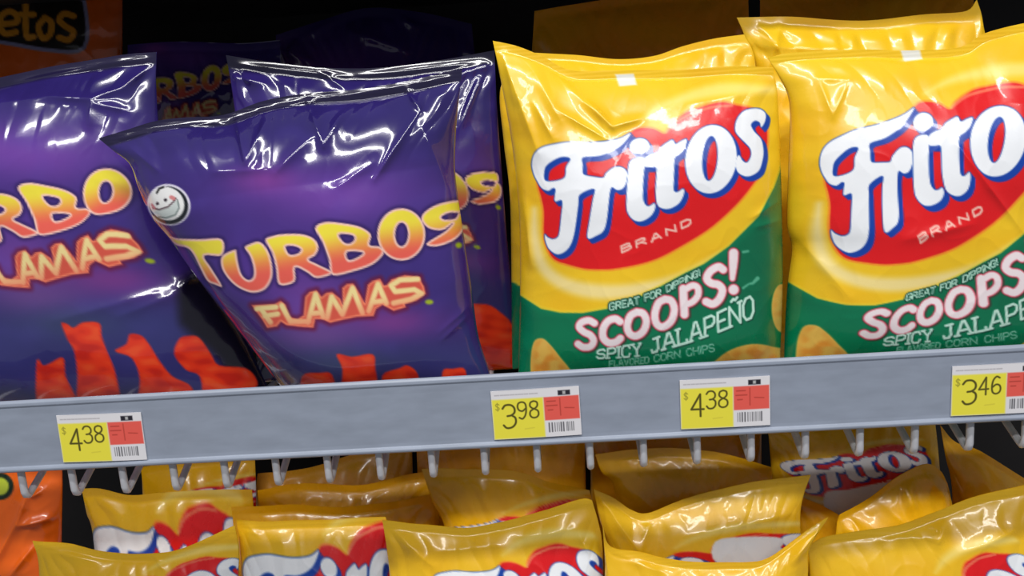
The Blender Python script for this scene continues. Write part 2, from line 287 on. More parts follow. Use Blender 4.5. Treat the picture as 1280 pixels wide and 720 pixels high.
def purple_art(x, y, blur=1.6, chips=(), badge=True, dark=None, px=None, last=True):
    n = len(x); rgb = np.tile(np.array((56, 40, 116), float), (n, 1)); M = {}
    def blob(cx, cy, rx, ry, col, k):
        nonlocal rgb
        rgb = mix(rgb, col, k*np.exp(-(((x-cx)/rx)**2+((y-cy)/ry)**2)))
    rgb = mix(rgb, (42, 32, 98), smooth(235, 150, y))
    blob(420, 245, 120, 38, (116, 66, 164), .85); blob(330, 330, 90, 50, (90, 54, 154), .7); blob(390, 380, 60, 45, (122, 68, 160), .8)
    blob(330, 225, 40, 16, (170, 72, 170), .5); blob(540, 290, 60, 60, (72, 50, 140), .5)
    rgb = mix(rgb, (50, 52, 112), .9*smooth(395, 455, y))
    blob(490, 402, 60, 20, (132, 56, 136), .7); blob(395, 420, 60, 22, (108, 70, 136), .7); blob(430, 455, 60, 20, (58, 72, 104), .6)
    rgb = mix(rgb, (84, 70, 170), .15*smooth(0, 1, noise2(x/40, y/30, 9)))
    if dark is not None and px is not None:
        k = smooth(4, -16, sd_polygon(px[0], px[1], dark, True, 40)); rgb = mix(rgb, (16, 13, 26), .93*k)  # blackish bag side, mostly shade of the neighbouring bag painted into the colour
    d = np.full(n, FAR)
    for a, holes in (((P_S, ()),) if last else ()) + ((P_T, ()), (P_U, ()), (P_R, (P_Rh,)), (P_B, (P_B1, P_B2))):
        q = sd_polygon(x, y, a)
        for h in holes: q = np.maximum(q, -sd_polygon(x, y, h))
        d = np.minimum(d, q)
    q = np.maximum(sd_ellipse(x, y, 501.7, 293, 30, 32.7), -sd_ellipse(x, y, 502, 293, 8, 14.6)); d = np.minimum(d, q)
    sh = smooth(7, 0, d); rgb = mix(rgb, (34, 16, 74), .6*sh)
    # print fades from yellow to coral down each letter; the row of letters climbs to the right
    yy = y + (x-370)*.16
    g = smooth(296, 340, yy)[:, None]; colr = np.array((242, 226, 66.))*(1-g) + np.array((236, 98, 84.))*g
    rgb = mix(rgb, (250, 204, 190), cov(d, blur)); k = cov(d+2.6, 2.2)[:, None]; rgb = rgb*(1-k)+colr*k
    M['printed_logo'] = d-2
    f = sd_polygon(x, y, P_FL, False, 20)
    rgb = mix(rgb, (104, 14, 50), .8*smooth(8, 0, f)); 
    rgb = mix(rgb, (240, 128, 96), cov(f, 2)); rgb = mix(rgb, (206, 76, 62), .8*cov(f+2.5, 2))
    ln = sd_text(x, y, FL_LETTERS, 6.6); g = smooth(374, 404, yy-8)[:, None]; colr = np.array((240, 218, 150.))*(1-g) + np.array((238, 150, 112.))*g
    k = cov(ln, 2.6)[:, None]; rgb = rgb*(1-k)+colr*k
    M['printed_lettering'] = f-3
    dots = np.minimum(sd_ellipse(x, y, 573.5, 306.5, 4, 3.6), sd_ellipse(x, y, 536.5, 377.5, 5, 3)); rgb = mix(rgb, (158, 178, 40), cov(dots, 3))
    if badge:
        X0, Y0 = 210.5, 256
        b = sd_ellipse(x, y, X0+.5, Y0, 27.5, 25.5, .5)
        rgb = mix(rgb, (226, 222, 238), cov(b, 1.6))
        rgb = mix(rgb, (22, 28, 34), cov(sd_ellipse(x, y, X0+.5, Y0+.5, 25, 23, .6), 1.6))
        inner = sd_ellipse(x, y, X0-2.2, Y0-1.5, 22.6, 20.4, .55); rgb = mix(rgb, (238, 238, 238), cov(inner, 1.6))
        lo = sd_polygon(x, y, [(190, 262), (202, 262), (214, 257), (221, 250), (224, 258), (220, 268), (208, 273), (198, 269)]); rgb = mix(rgb, (205, 214, 212), cov(lo, 1.5))
        for p, w, c in (([(191, 260), (199, 262), (210, 258.5), (217, 252), (220, 248)], 1.8, (60, 30, 40)), ([(198, 271), (208, 272.5), (219, 269), (224, 260), (222, 250)], 1.2, (60, 80, 78)),
                        ([(206.8, 250)], 4.2, (40, 30, 40)), ([(196.8, 254.5)], 4, (60, 40, 50)), ([(190, 256), (193, 260)], 3, (190, 120, 130)),
                        ([(214, 246.5), (217, 248)], 5, (214, 130, 130)), ([(196, 241), (199, 236), (204, 234)], 2.6, (20, 20, 20)), ([(172, 252), (178, 250)], 7, (150, 96, 96)), ([(177, 245), (179, 249)], 4, (80, 30, 20))):
            rgb = mix(rgb, c, .95*cov(sd_stroke(x, y, p, w), 1.5))
        M['printed_badge'] = b-1
    if len(chips) and px is not None:
        c = np.full(n, FAR)
        for p in chips: c = np.minimum(c, sd_polygon(px[0], px[1], p))
        w = noise2(px[0]/30+px[1]/40, px[1]/13-px[0]/60, 21)
        rgb = mix(rgb, (232, 58, 30), cov(c, 2.5)); rgb = mix(rgb, (190, 30, 26), cov(c, 2.5)*.65*smooth(.0, .6, w)); rgb = mix(rgb, (246, 104, 50), cov(c+3, 3)*.5*smooth(.0, .6, -w))
        M['printed_chip'] = [sd_polygon(px[0], px[1], p) for p in chips]
    return rgb, M

# ------------------------------------------------------------------ artwork: orange cheese snack bag
def orange_art(x, y, kind='upper'):
    n = len(x); rgb = np.tile(np.array((242, 104, 16), float), (n, 1)); M = {}
    if kind == 'upper':
        plate = sd_polygon(x, y, [(-140, -60), (20, -40), (92, -4), (104, 10), (103, 58), (60, 60), (0, 50), (-140, 30)])
        rgb = mix(rgb, (150, 150, 190), cov(plate-5, 2)); rgb = mix(rgb, (20, 12, 8), cov(plate, 2))
        t = text_lines('C', [(-120, 50), (-96, 50)], [(-120, -10), (-96, -10)])
        E_ = [[(2, 30), (20, 28), (21, 20), (12, 14), (2, 20), (0, 32), (6, 42), (20, 40)], [(32, 6), (33, 44), (42, 46)], [(26, 18), (42, 18)],
              [(56, 22), (48, 34), (54, 48), (63, 42), (64, 28), (56, 22)], [(92, 20), (80, 17), (74, 25), (82, 33), (92, 40), (86, 50), (74, 47)], [(-26, 30), (-8, 28), (-10, 18), (-20, 14), (-28, 24), (-26, 38), (-10, 42)]]
        s = np.full(n, FAR)
        for p in E_: s = np.minimum(s, sd_stroke(x, y, p, 8, True))
        rgb = mix(rgb, (228, 150, 30), cov(s, 1.8)); M['printed_logo'] = plate-6
    else:
        c = np.hypot(x-0, y-608)
        rgb = mix(rgb, (14, 40, 26), cov(c-17, 2)); rgb = mix(rgb, (190, 205, 60), cov(c-11, 2))
        for a, b in (((0, 700), (22, 655)), ((14, 716), (40, 690)), ((24, 655), (30, 620))): pass
        M['printed_logo'] = c-18
    return rgb, M

# ------------------------------------------------------------------ materials
def principled(name):
    mt = bpy.data.materials.new(name); mt.use_nodes = True
    return mt, mt.node_tree, mt.node_tree.nodes['Principled BSDF']
def film_material(name, rough, coat, bump, bscale, metallic=0.0, spec=.5):
    mt, nt, b = principled(name)
    a = nt.nodes.new('ShaderNodeAttribute'); a.attribute_name = 'Print'
    tc = nt.nodes.new('ShaderNodeTexCoord')
    n1 = nt.nodes.new('ShaderNodeTexNoise'); n1.inputs['Scale'].default_value = bscale; n1.inputs['Detail'].default_value = 3
    bp = nt.nodes.new('ShaderNodeBump'); bp.inputs['Strength'].default_value = bump; bp.inputs['Distance'].default_value = .002
    nt.links.new(tc.outputs['Object'], n1.inputs['Vector']); nt.links.new(n1.outputs['Fac'], bp.inputs['Height'])
    nt.links.new(bp.outputs['Normal'], b.inputs['Normal']); nt.links.new(bp.outputs['Normal'], b.inputs['Coat Normal'])
    nt.links.new(a.outputs['Color'], b.inputs['Base Color'])
    mr = nt.nodes.new('ShaderNodeMapRange'); mr.inputs['To Min'].default_value = rough*.75; mr.inputs['To Max'].default_value = rough*1.3
    nt.links.new(n1.outputs['Fac'], mr.inputs['Value']); nt.links.new(mr.outputs['Result'], b.inputs['Roughness'])
    b.inputs['Metallic'].default_value = metallic; b.inputs['Specular IOR Level'].default_value = spec
    b.inputs['Coat Weight'].default_value = coat; b.inputs['Coat Roughness'].default_value = .05
    return mt
M_YEL = film_material('glossy_yellow_film', .27, .4, .07, 60)
M_PUR = film_material('glossy_purple_film', .16, .8, .05, 60, spec=.5)
M_ORA = film_material('glossy_orange_film', .3, .6, .10, 60)
def plain_material(name, col, rough=.5, metallic=0, nscale=40, var=.08, coat=0, bump=0.0, stretch=None):
    mt, nt, b = principled(name)
    tc = nt.nodes.new('ShaderNodeTexCoord'); n = nt.nodes.new('ShaderNodeTexNoise'); n.inputs['Scale'].default_value = nscale; n.inputs['Detail'].default_value = 5
    if stretch:
        mp = nt.nodes.new('ShaderNodeMapping'); mp.inputs['Scale'].default_value = stretch
        nt.links.new(tc.outputs['Object'], mp.inputs['Vector']); nt.links.new(mp.outputs['Vector'], n.inputs['Vector'])
    else: nt.links.new(tc.outputs['Object'], n.inputs['Vector'])
    r = nt.nodes.new('ShaderNodeValToRGB'); c = lin(col)
    r.color_ramp.elements[0].color = (*(c*(1-var)), 1); r.color_ramp.elements[1].color = (*(np.minimum(c*(1+var), 1)), 1)
    r.color_ramp.elements[0].position = .35; r.color_ramp.elements[1].position = .65
    nt.links.new(n.outputs['Fac'], r.inputs['Fac']); nt.links.new(r.outputs['Color'], b.inputs['Base Color'])
    if bump:
        bp = nt.nodes.new('ShaderNodeBump'); bp.inputs['Strength'].default_value = bump; bp.inputs['Distance'].default_value = .001
        nt.links.new(n.outputs['Fac'], bp.inputs['Height']); nt.links.new(bp.outputs['Normal'], b.inputs['Normal'])
    b.inputs['Roughness'].default_value = rough; b.inputs['Metallic'].default_value = metallic; b.inputs['Coat Weight'].default_value = coat
    return mt
M_RAIL = plain_material('grey_blue_rail_plastic', (150, 159, 176), .38, 0, 28, .07, .25, .05, (1, 1, 3))
M_WIRE = plain_material('white_coated_wire', (205, 206, 212), .35, 0, 90, .06, .3)
M_DARK = plain_material('dark_back_panel_paint', (24, 21, 22), .6, 0, 12, .25)
M_DECK = plain_material('grey_painted_deck', (120, 120, 124), .5, 0, 20, .1)
M_CARD = film_material('printed_card', .4, .2, .0, 60)
M_METAL = plain_material('bright_metal', (200, 200, 205), .25, 1, 60, .05)

# ------------------------------------------------------------------ mesh helpers
def link(name, verts, faces, mat, parent=None, normals=None, colors=None, smooth_=True):
    me = bpy.data.meshes.new(name); me.from_pydata([tuple(v) for v in verts], [], faces); me.update()
    if colors is not None:
        at = me.color_attributes.new('Print', 'FLOAT_COLOR', 'POINT')
        buf = np.ones((len(verts), 4)); buf[:, :3] = colors; at.data.foreach_set('color', buf.ravel())
    if smooth_: me.polygons.foreach_set('use_smooth', [True]*len(me.polygons))
    if normals is not None: me.normals_split_custom_set_from_vertices([tuple(v) for v in normals])
    me.materials.append(mat)
    o = bpy.data.objects.new(name, me); C.objects.link(o)
    if parent: o.parent = parent
    return o
def empty(name, loc, label, cat, group=None):
    o = bpy.data.objects.new(name, None); C.objects.link(o); o.location = loc; o.empty_display_size = .02
    o['label'] = label; o['category'] = cat
    if group: o['group'] = group
    return o
def subset(V, Nn, Cc, Fc):
    used = np.unique(Fc.ravel()); re = np.full(len(V), -1); re[used] = np.arange(len(used))
    return V[used], None if Nn is None else Nn[used], Cc[used], re[Fc].tolist()

def resample(P, n, us=None):
    P = catmull(P, 8); d = np.r_[0, np.cumsum(np.linalg.norm(np.diff(P, axis=0), axis=1))]; d /= d[-1]
    u = np.linspace(0, 1, n) if us is None else us
    return np.column_stack([np.interp(u, d, P[:, k]) for k in range(P.shape[1])])

UP_FLOOR = -0.0330; LOW_FLOOR = -0.46
def bag(label, top, left, right, Y0, lean=.08, T=.045, Tb=.02, floor=UP_FLOOR, art=None, mat=None, step=1.6, folds=(), seal=11, seed=0, crumple=1.0,
        group=None, cat='bag of chips', bl=None, br=None, name='chip_bag', parts=True, pinch=1.0, calm=.35, seal_rgb=None, rise=.42):
    """a pillow bag: traced outline on its own leaning plane, a bulging front and back film, creases, crimped top seal"""
    def pl(pts):
        p = np.array(pts, float); q = on_plane(p[:, 0], p[:, 1], Y0, lean, floor); return q[:, [0, 2]]
    t_, l_, r_ = pl(top), pl(left), pl(right)
    l_ = np.vstack([t_[:1], l_]); r_ = np.vstack([t_[-1:], r_])
    xl = l_[-1, 0] if bl is None else bl; xr = r_[-1, 0] if br is None else br
    l_ = np.vstack([l_, [[xl, floor]]]); r_ = np.vstack([r_, [[xr, floor]]])
    mpp = .000625*(1+Y0/.62)          # metres per photo pixel at that depth
    wid = abs(r_[len(r_)//2, 0]-l_[len(l_)//2, 0]); hei = t_[:, 1].mean()-floor
    ns = int(wid/mpp/step)+2; nt = int(hei/mpp/step)+2
    u = np.linspace(0, 1, ns); s = .5*u + .5*(.5-.5*np.cos(np.pi*u)); t = np.linspace(0, 1, nt)
    Tc = resample(t_, ns, s); Lc = resample(l_, nt); Rc = resample(r_, nt); Bc = np.column_stack([xl+(xr-xl)*s, np.full(ns, floor)])
    S, TT = np.meshgrid(s, t)
    P = (1-S)[..., None]*Lc[:, None] + S[..., None]*Rc[:, None] + (1-TT)[..., None]*Tc[None] + TT[..., None]*Bc[None] \
        - ((1-S)*(1-TT))[..., None]*t_[0] - (S*(1-TT))[..., None]*t_[-1] - ((1-S)*TT)[..., None]*np.array([xl, floor]) - (S*TT)[..., None]*np.array([xr, floor])
    X, Z = P[..., 0], P[..., 1]
    ts = seal*mpp/hei
    q = np.clip((TT-ts)/(1-ts), 0, 1)
    h = (1-(1-np.clip(q/rise, 0, 1))**2.0)**.80; h *= (1-np.clip((q-.72)/.28, 0, 1)**2.4)**.6
    edge = np.clip(1-np.abs(2*S-1)**2.3, 0, 1)**.62
    B = T*h*edge; Bb = Tb*h*edge
    # creases
    sx, sz = X*1000, Z*1000
    fade = np.clip(q*6, 0, 1)*np.clip((1-np.abs(2*S-1))*7, 0, 1)
    nn = lambda f, sd: noise2(sx/f+seed*7.3, sz/f+seed*3.1, seed*11+sd)
    D = 2.6*nn(62, 1)*fade
    wx = 9*nn(40, 2); wz = 9*nn(40, 3)
    rd = 1-np.abs(noise2((sx+wx)/26+seed, (sz+wz)/34, seed*5+4))*2.0
    cf = calm+(1-calm)*np.exp(-q/.13)
    D += crumple*1.3*np.clip(rd, 0, 1)**2.2*fade*cf
    rd2 = 1-np.abs(noise2((sx+wx)/11+seed, (sz*.6+wz)/13, seed*5+6))*2.0
    D += crumple*.35*np.clip(rd2, 0, 1)**2*fade*(.2+1.2*np.exp(-q/.12))*cf
    # pleats running down from the top seal and gathers along both sides
    pv = noise2(sx/24+seed*2+wx*.05+(S-.5)*q*18, q*2.2, seed+31)
    D += crumple*pinch*2.6*np.exp(-(q/.11)**1.3)*np.clip(q*30, 0, 1)*(np.abs(pv)*1.9-.35)*np.clip((1-np.abs(2*S-1))*10, .15, 1)
    ph = noise2(q*hei*1000/15+seed*3, np.minimum(S, 1-S)*4, seed+57)
    D += crumple*1.6*np.exp(-np.minimum(S, 1-S)/.09)*ph*np.clip(np.minimum(S, 1-S)*40, 0, 1)
    D += .9*noise2(sx/40+seed, sz*0, seed+77)*np.exp(-q/.2)*2   # lateral wave of the seal
    seal_m = (TT < ts)
    D += np.where(seal_m, (.07 if step < 2 else 0)*np.sin(sz*2*np.pi/3.2), 0)
    Yf = Y0 + lean*(Z-floor) - B - D/1000 - .0004
    Yb = Y0 + lean*(Z-floor) + Bb - np.where(q < .12, D/1000*(1-q/.12), 0) + .0004
    if folds:
        pxx, pyy = proj(np.column_stack([X.ravel(), Yf.ravel(), Z.ravel()]))
        for (x0, y0, x1, y1, w, a) in folds:
            ex, ey = x1-x0, y1-y0; L2 = ex*ex+ey*ey
            k = ((pxx-x0)*ex+(pyy-y0)*ey)/L2; kk = np.clip(k, 0, 1)
            d = np.hypot(pxx-x0-kk*ex, pyy-y0-kk*ey)
            Yf -= (a/1000*np.exp(-np.abs(d/w)**1.35)*np.sin(np.pi*np.clip(kk*.86+.07, 0, 1))**.6).reshape(Yf.shape)*np.clip(np.minimum(S, 1-S)*30, 0, 1)*np.clip(TT*30, 0, 1)
    V = np.column_stack([X.ravel(), Yf.ravel(), Z.ravel()])
    px, py = proj(V)
    rgb, M = art(px, py)
    if seal_rgb is not None: rgb = mix(rgb, seal_rgb, .85*smooth(ts*1.25, ts*.9, TT.ravel()))
    col = lin(np.clip(rgb, 0, 255))
    G = V.reshape(nt, ns, 3); du = np.gradient(G, axis=1); dv = np.gradient(G, axis=0)
    Nn = np.cross(du, dv); Nn /= np.linalg.norm(Nn, axis=2, keepdims=True)+1e-12
    if Nn[..., 1].mean() > 0: Nn = -Nn
    Nn = Nn.reshape(-1, 3)
    ix = np.arange(nt*ns).reshape(nt, ns)
    Fq = np.stack([ix[:-1, :-1], ix[1:, :-1], ix[1:, 1:], ix[:-1, 1:]], -1)
    ctr = np.array([(X.min()+X.max())/2, Y0, floor])
    if group is None and mat is not M_ORA:
        group = 'purple snack bags on the upper shelf' if mat is M_PUR else 'yellow chip bags on the lower shelf' if floor == LOW_FLOOR else 'yellow chip bags on the upper shelf'
    root = empty(name, ctr, label, cat, group)
    V = V-ctr
    face_t = TT[:-1, :-1]; sealf = face_t < ts
    lab = np.zeros(sealf.shape, int); names = ['bag_film', 'top_seal']
    if parts:
        for nm in ('printed_chip', 'printed_lettering', 'printed_logo', 'printed_badge'):
            for mm in (M[nm] if isinstance(M.get(nm), list) else [M[nm]] if nm in M else []):
                mk = (mm.reshape(nt, ns) < 0)[:-1, :-1] & (face_t < .97)
                if mk.sum() < 30: continue
                names.append(nm); lab[mk] = len(names)-1
    lab[sealf] = 1
    kx = np.r_[np.arange(0, ns-1, 3), ns-1]; kt = np.r_[np.arange(0, nt-1, 3), nt-1]
    Vb = np.stack([X, Yb, Z], -1)[np.ix_(kt, kx)]; nb = Vb.shape[:2]; sb = (TT[np.ix_(kt, kx)] < ts)[:-1, :-1]
    Vb = Vb.reshape(-1, 3)-ctr; ib = np.arange(len(Vb)).reshape(nb)
    Fb = np.stack([ib[:-1, :-1], ib[:-1, 1:], ib[1:, 1:], ib[1:, :-1]], -1)
    Gb = Vb.reshape(*nb, 3); Nb = np.cross(np.gradient(Gb, axis=1), np.gradient(Gb, axis=0)); Nb /= np.linalg.norm(Nb, axis=2, keepdims=True)+1e-12
    if Nb[..., 1].mean() < 0: Nb = -Nb
    Nb = Nb.reshape(-1, 3)
    cb = np.tile(lin(np.array([195, 198, 205.])) if False else np.median(col, axis=0), (len(Vb), 1))
    for k, nm in enumerate(names):
        sel = Fq[lab == k]
        if not len(sel): continue
        v, nrm, c, f = subset(V, Nn, col, sel)
        if k < 2:
            sb_sel = Fb[sb if k == 1 else ~sb]
            if len(sb_sel):
                v2, n2, c2, f2 = subset(Vb, Nb, cb, sb_sel); o = len(v)
                v = np.vstack([v, v2]); nrm = np.vstack([nrm, n2]); c = np.vstack([c, c2]); f = f+[[i+o for i in q_] for q_ in f2]
        link(nm, v, f, mat, root, nrm, c)
    return root

# ------------------------------------------------------------------ upper shelf bags
pt = lambda *a: list(a)
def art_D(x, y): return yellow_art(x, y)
Dsrc = [(788.5, 167), (665, 205), (696, 318), (734.4, 297.5), (801, 276.5), (833, 261), (880, 242), (890, 156), (748, 336.5), (680, 270), (721, 434), (796, 405), (831, 391), (855, 399), (650, 369)]
Fdst = [(1143, 135), (1025, 202), (1060, 316), (1106, 290), (1162, 257), (1196, 245), (1237, 221), (1252, 132), (1127, 329), (1038, 263), (1077, 420), (1162, 389), (1199, 378), (1229, 385), (984, 352)]
mapF = TPS(Fdst, Dsrc)
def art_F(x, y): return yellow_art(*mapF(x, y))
bag('large yellow and green corn chip bag standing fully in view right of the purple bags',
    [(616, 51), (647, 58), (679, 71), (714, 88), (770, 88), (853, 87), (907, 83), (966, 84)],
    [(624, 90), (640, 180), (649, 270), (650, 370), (648, 465)], [(972, 120), (975, 190), (977, 270), (978, 350), (975, 450)],
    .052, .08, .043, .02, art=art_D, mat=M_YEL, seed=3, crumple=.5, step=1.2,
    folds=((628, 70, 672, 190, 9, 5), (668, 90, 700, 150, 9, 4), (700, 100, 765, 160, 8, 3.6), (735, 128, 765, 158, 5, 3.4), (765, 158, 802, 148, 5, 3.4), (700, 140, 755, 172, 5, 3), (668, 130, 690, 172, 6, 3), (652, 240, 664, 330, 8, 4), (940, 272, 975, 250, 5, 1.8), (945, 284, 975, 275, 5, 1.5), (860, 130, 960, 112, 10, 2.0)))
bag('large yellow and green corn chip bag cut by the right edge of the photo',
    [(960, 72), (990, 66), (1070, 62), (1140, 63), (1200, 59), (1230, 42), (1280, 29), (1338, 20)],
    [(974, 96), (987, 130), (986, 200), (984, 280), (990, 310), (984, 360), (980, 445)], [(1346, 80), (1350, 200), (1350, 330), (1346, 430)],
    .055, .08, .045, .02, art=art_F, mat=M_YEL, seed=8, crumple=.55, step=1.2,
    folds=((1022, 98, 1040, 145, 6, 2.4), (1060, 100, 1040, 145, 6, 2.2), (1022, 98, 1060, 100, 5, 1.6), (1195, 180, 1278, 290, 5, 2.2), (985, 285, 1060, 370, 10, 2.5), (1130, 300, 1215, 280, 8, 2)))
mapE = affine([(788, 150), (665, 190), (696, 305), (904, 110)], [(788, 167), (665, 205), (696, 318), (904, 129)])
bag('yellow corn chip bag directly behind the fully visible yellow and green bag',
    [(668, 66), (723, 69), (773, 74), (817, 70), (853, 58), (889, 49), (930, 43)],
    [(640, 88), (625, 115), (630, 180), (638, 260), (640, 440)], [(944, 80), (950, 200), (950, 430)],
    .135, .08, .03, .02, art=lambda x, y: yellow_art(*mapE(x, y), glint=False), mat=M_YEL, step=2.4, seed=5)
bag('yellow corn chip bag behind the rightmost front bag, its top corner poking up',
    [(921, 22), (990, 21), (1075, 26), (1157, 18), (1207, 14), (1221, 0)],
    [(932, 50), (945, 110), (950, 430)], [(1229, 30), (1240, 120), (1250, 430)],
    .145, .08, .03, .02, art=lambda x, y: yellow_art(x-340, y+30, logo=False, green=False), mat=M_YEL, step=2.4, seed=6, crumple=1.2,
    folds=((948, 30, 990, 90, 8, 5), (975, 28, 955, 100, 8, 4), (950, 60, 1060, 62, 6, 3)))
chA = [[(46, 452), (54, 457), (62.5, 454), (79, 447), (82, 470), (95, 498), (96, 520), (50, 520)],
       [(77, 405), (84, 405), (92, 409.6), (104, 403), (124, 404), (127, 420), (133, 437), (143, 462), (150, 495), (150, 520), (100, 520), (97, 470), (93, 440), (85, 425)],
       [(144, 439), (158, 430), (162.5, 418), (177, 420), (187.5, 432), (198, 449), (215, 470), (240, 485), (240, 520), (175, 520), (175, 475), (165, 448)],
       [(218, 442), (224, 424), (236, 420), (249, 422), (263.5, 442), (274, 456.6), (307, 460), (321, 474.6), (318, 487), (290, 510), (258, 510), (250, 471), (232, 462)]]
chB = [[(421, 443), (440, 446), (466, 443), (469, 462), (472, 500), (430, 500), (428, 462)], [(378, 470), (400, 466), (415, 469), (418, 500), (380, 500)],
       [(478, 470), (500, 460), (510, 457), (522, 468), (524, 500), (485, 500)], [(553, 465), (566, 461), (582, 463), (580, 500), (556, 500)]]
bag('purple snack bag with yellow-red lettering and the white round badge, tilted, in front',
    [(124, 173), (156, 163), (192, 152), (228, 147), (279, 144), (330, 126), (390, 116), (445, 112), (506, 102), (578, 85)],
    [(143, 189), (163, 206), (174, 235), (190, 271), (214, 300), (250, 350), (291, 402), (328, 450), (357, 492)], [(574, 120), (570, 165), (569, 216), (576, 270), (588, 350), (598, 420), (612, 466)],
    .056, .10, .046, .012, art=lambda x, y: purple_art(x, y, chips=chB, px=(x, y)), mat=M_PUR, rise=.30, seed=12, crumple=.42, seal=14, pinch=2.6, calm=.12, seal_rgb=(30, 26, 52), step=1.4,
    folds=((150, 172, 275, 152, 5, 3.5), (275, 158, 400, 122, 6, 4.5), (410, 122, 560, 96, 5, 3.5), (235, 250, 560, 205, 30, -3.5), (298, 150, 308, 203, 5, 4), (334, 150, 308, 203, 6, 4), (385, 120, 405, 182, 6, 4), (430, 138, 405, 182, 6, 4), (345, 215, 388, 172, 7, 4), (262, 215, 335, 212, 8, 2.5),
           (510, 112, 526, 138, 5, 4), (526, 138, 468, 224, 5, 4.5), (528, 160, 560, 235, 7, 2.5), (140, 178, 176, 232, 6, 3), (160, 180, 200, 215, 7, 3), (420, 235, 465, 205, 8, 2.5), (550, 415, 590, 380, 5, 1.6), (552, 425, 588, 392, 4, 1.4)))
mapA = TPS([(132, 240), (22, 235), (49, 294), (132, 268), (179, 315), (37, 360), (112.5, 263), (77, 303.5), (110, 294), (162, 292), (166, 240)],
           [(502, 293), (394, 285), (415.7, 344), (502, 326), (532, 367), (391.7, 409.6), (479, 312), (441.7, 354.4), (475, 349), (525, 346), (532, 293)])
bag('purple snack bag with yellow-red lettering cut by the left edge of the photo',
    [(-170, 128), (-80, 112), (0, 97), (60, 84), (120, 74), (160, 68), (195, 65)],
    [(-176, 200), (-170, 320), (-160, 480)], [(195, 110), (202, 180), (226, 260), (262, 340), (305, 420), (338, 492)],
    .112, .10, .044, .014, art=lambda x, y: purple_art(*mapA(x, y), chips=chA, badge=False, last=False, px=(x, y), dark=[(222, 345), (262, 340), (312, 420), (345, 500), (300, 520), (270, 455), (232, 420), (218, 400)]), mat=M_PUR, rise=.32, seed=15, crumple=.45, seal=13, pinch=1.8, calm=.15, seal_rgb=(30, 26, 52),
    folds=((20, 104, 120, 84, 5, 4), (110, 82, 190, 72, 5, 3), (192, 82, 154, 110, 5, 3.5), (154, 110, 119, 122, 5, 3.5), (60, 120, 118, 124, 6, 4), (117, 124, 112, 158, 5, 3), (122, 130, 160, 138, 5, 3), (0, 128, 60, 122, 6, 2), (70, 400, 200, 365, 10, 2.5), (150, 395, 235, 362, 9, 2.5), (222, 362, 245, 345, 6, 4)))
mapC = affine([(602, 236), (596, 298), (560, 238), (626, 440)], [(553, 280), (532, 367), (502, 293), (560, 540)])
chC = [[(560, 395), (600, 380), (625, 390), (645, 420), (652, 520), (560, 520)]]
bag('purple snack bag squeezed between the tilted purple bag and the yellow bag, mostly hidden',
    [(283, 69), (340, 78), (412, 85), (484, 84), (564, 73), (618, 63)],
    [(290, 110), (300, 200), (320, 440)], [(621, 130), (627, 210), (634, 300), (644, 400), (650, 455)],
    .142, .10, .030, .012, art=lambda x, y: purple_art(*mapC(x, y), chips=chC, px=(x, y), badge=False), mat=M_PUR, step=2.2, seed=18, pinch=2.0, crumple=.6, seal=14, seal_rgb=(24, 22, 44),
    folds=((300, 80, 440, 96, 6, 3), (450, 94, 600, 78, 6, 3), (288, 96, 330, 104, 5, 3), (575, 160, 600, 100, 6, 4), (570, 95, 618, 80, 6, 3), (405, 92, 430, 110, 4, 3)))
mapJ = affine([(265, 97), (200, 110), (265, 135), (230, 105)], [(502, 293), (358, 320), (515, 365), (430, 305)])
bag('dark purple bag deep in the shelf between the two front purple bags',
    [(160, 56), (220, 52), (300, 54), (350, 50)], [(160, 120), (164, 420)], [(352, 120), (350, 410)], .30, .06, .028, .01,
    art=lambda x, y: purple_art(*mapJ(x, y), badge=False, blur=3), mat=M_PUR, step=1.7, seed=22)
bag('crumpled purple bag deepest in the shelf behind the middle purple bags',
    [(345, 44), (400, 26), (460, 10), (530, 16), (590, 30)], [(345, 120), (350, 400)], [(596, 120), (600, 390)], .37, .06, .03, .01,
    art=lambda x, y: purple_art(x+40, y+160, badge=False, chips=()), mat=M_PUR, step=2.6, seed=25, crumple=1.8, pinch=2,
    folds=((380, 45, 420, 25, 6, 6), (500, 20, 520, 34, 6, 6), (340, 60, 400, 80, 6, 5), (440, 40, 500, 60, 7, 6)))
bag('dark orange cheese snack bag at the back above the left purple bag',
    [(-110, -70), (0, -80), (90, -78), (152, -82)], [(-110, 60), (-100, 430)], [(153, 60), (150, 410)], .32, .06, .03, .01,
    art=lambda x, y: orange_art(x, y), mat=M_ORA, step=1.7, seed=28, cat='bag of cheese snacks')
bag('shadowed yellow-brown bag deep behind the fully visible yellow and green bag',
    [(668, 14), (740, 2), (820, -8), (935, -14)], [(664, 120), (670, 390)], [(938, 120), (940, 380)], .28, .06, .03, .01,
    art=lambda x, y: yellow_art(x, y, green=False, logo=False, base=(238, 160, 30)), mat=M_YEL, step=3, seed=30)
bag('shadowed yellow-brown bag deep behind the rightmost front bag',
    [(950, -10), (1040, -12), (1120, -16), (1216, -20)], [(950, 120), (952, 380)], [(1220, 120), (1222, 370)], .28, .06, .03, .01,
    art=lambda x, y: yellow_art(x, y, green=False, logo=False, base=(238, 160, 30)), mat=M_YEL, step=3, seed=31)

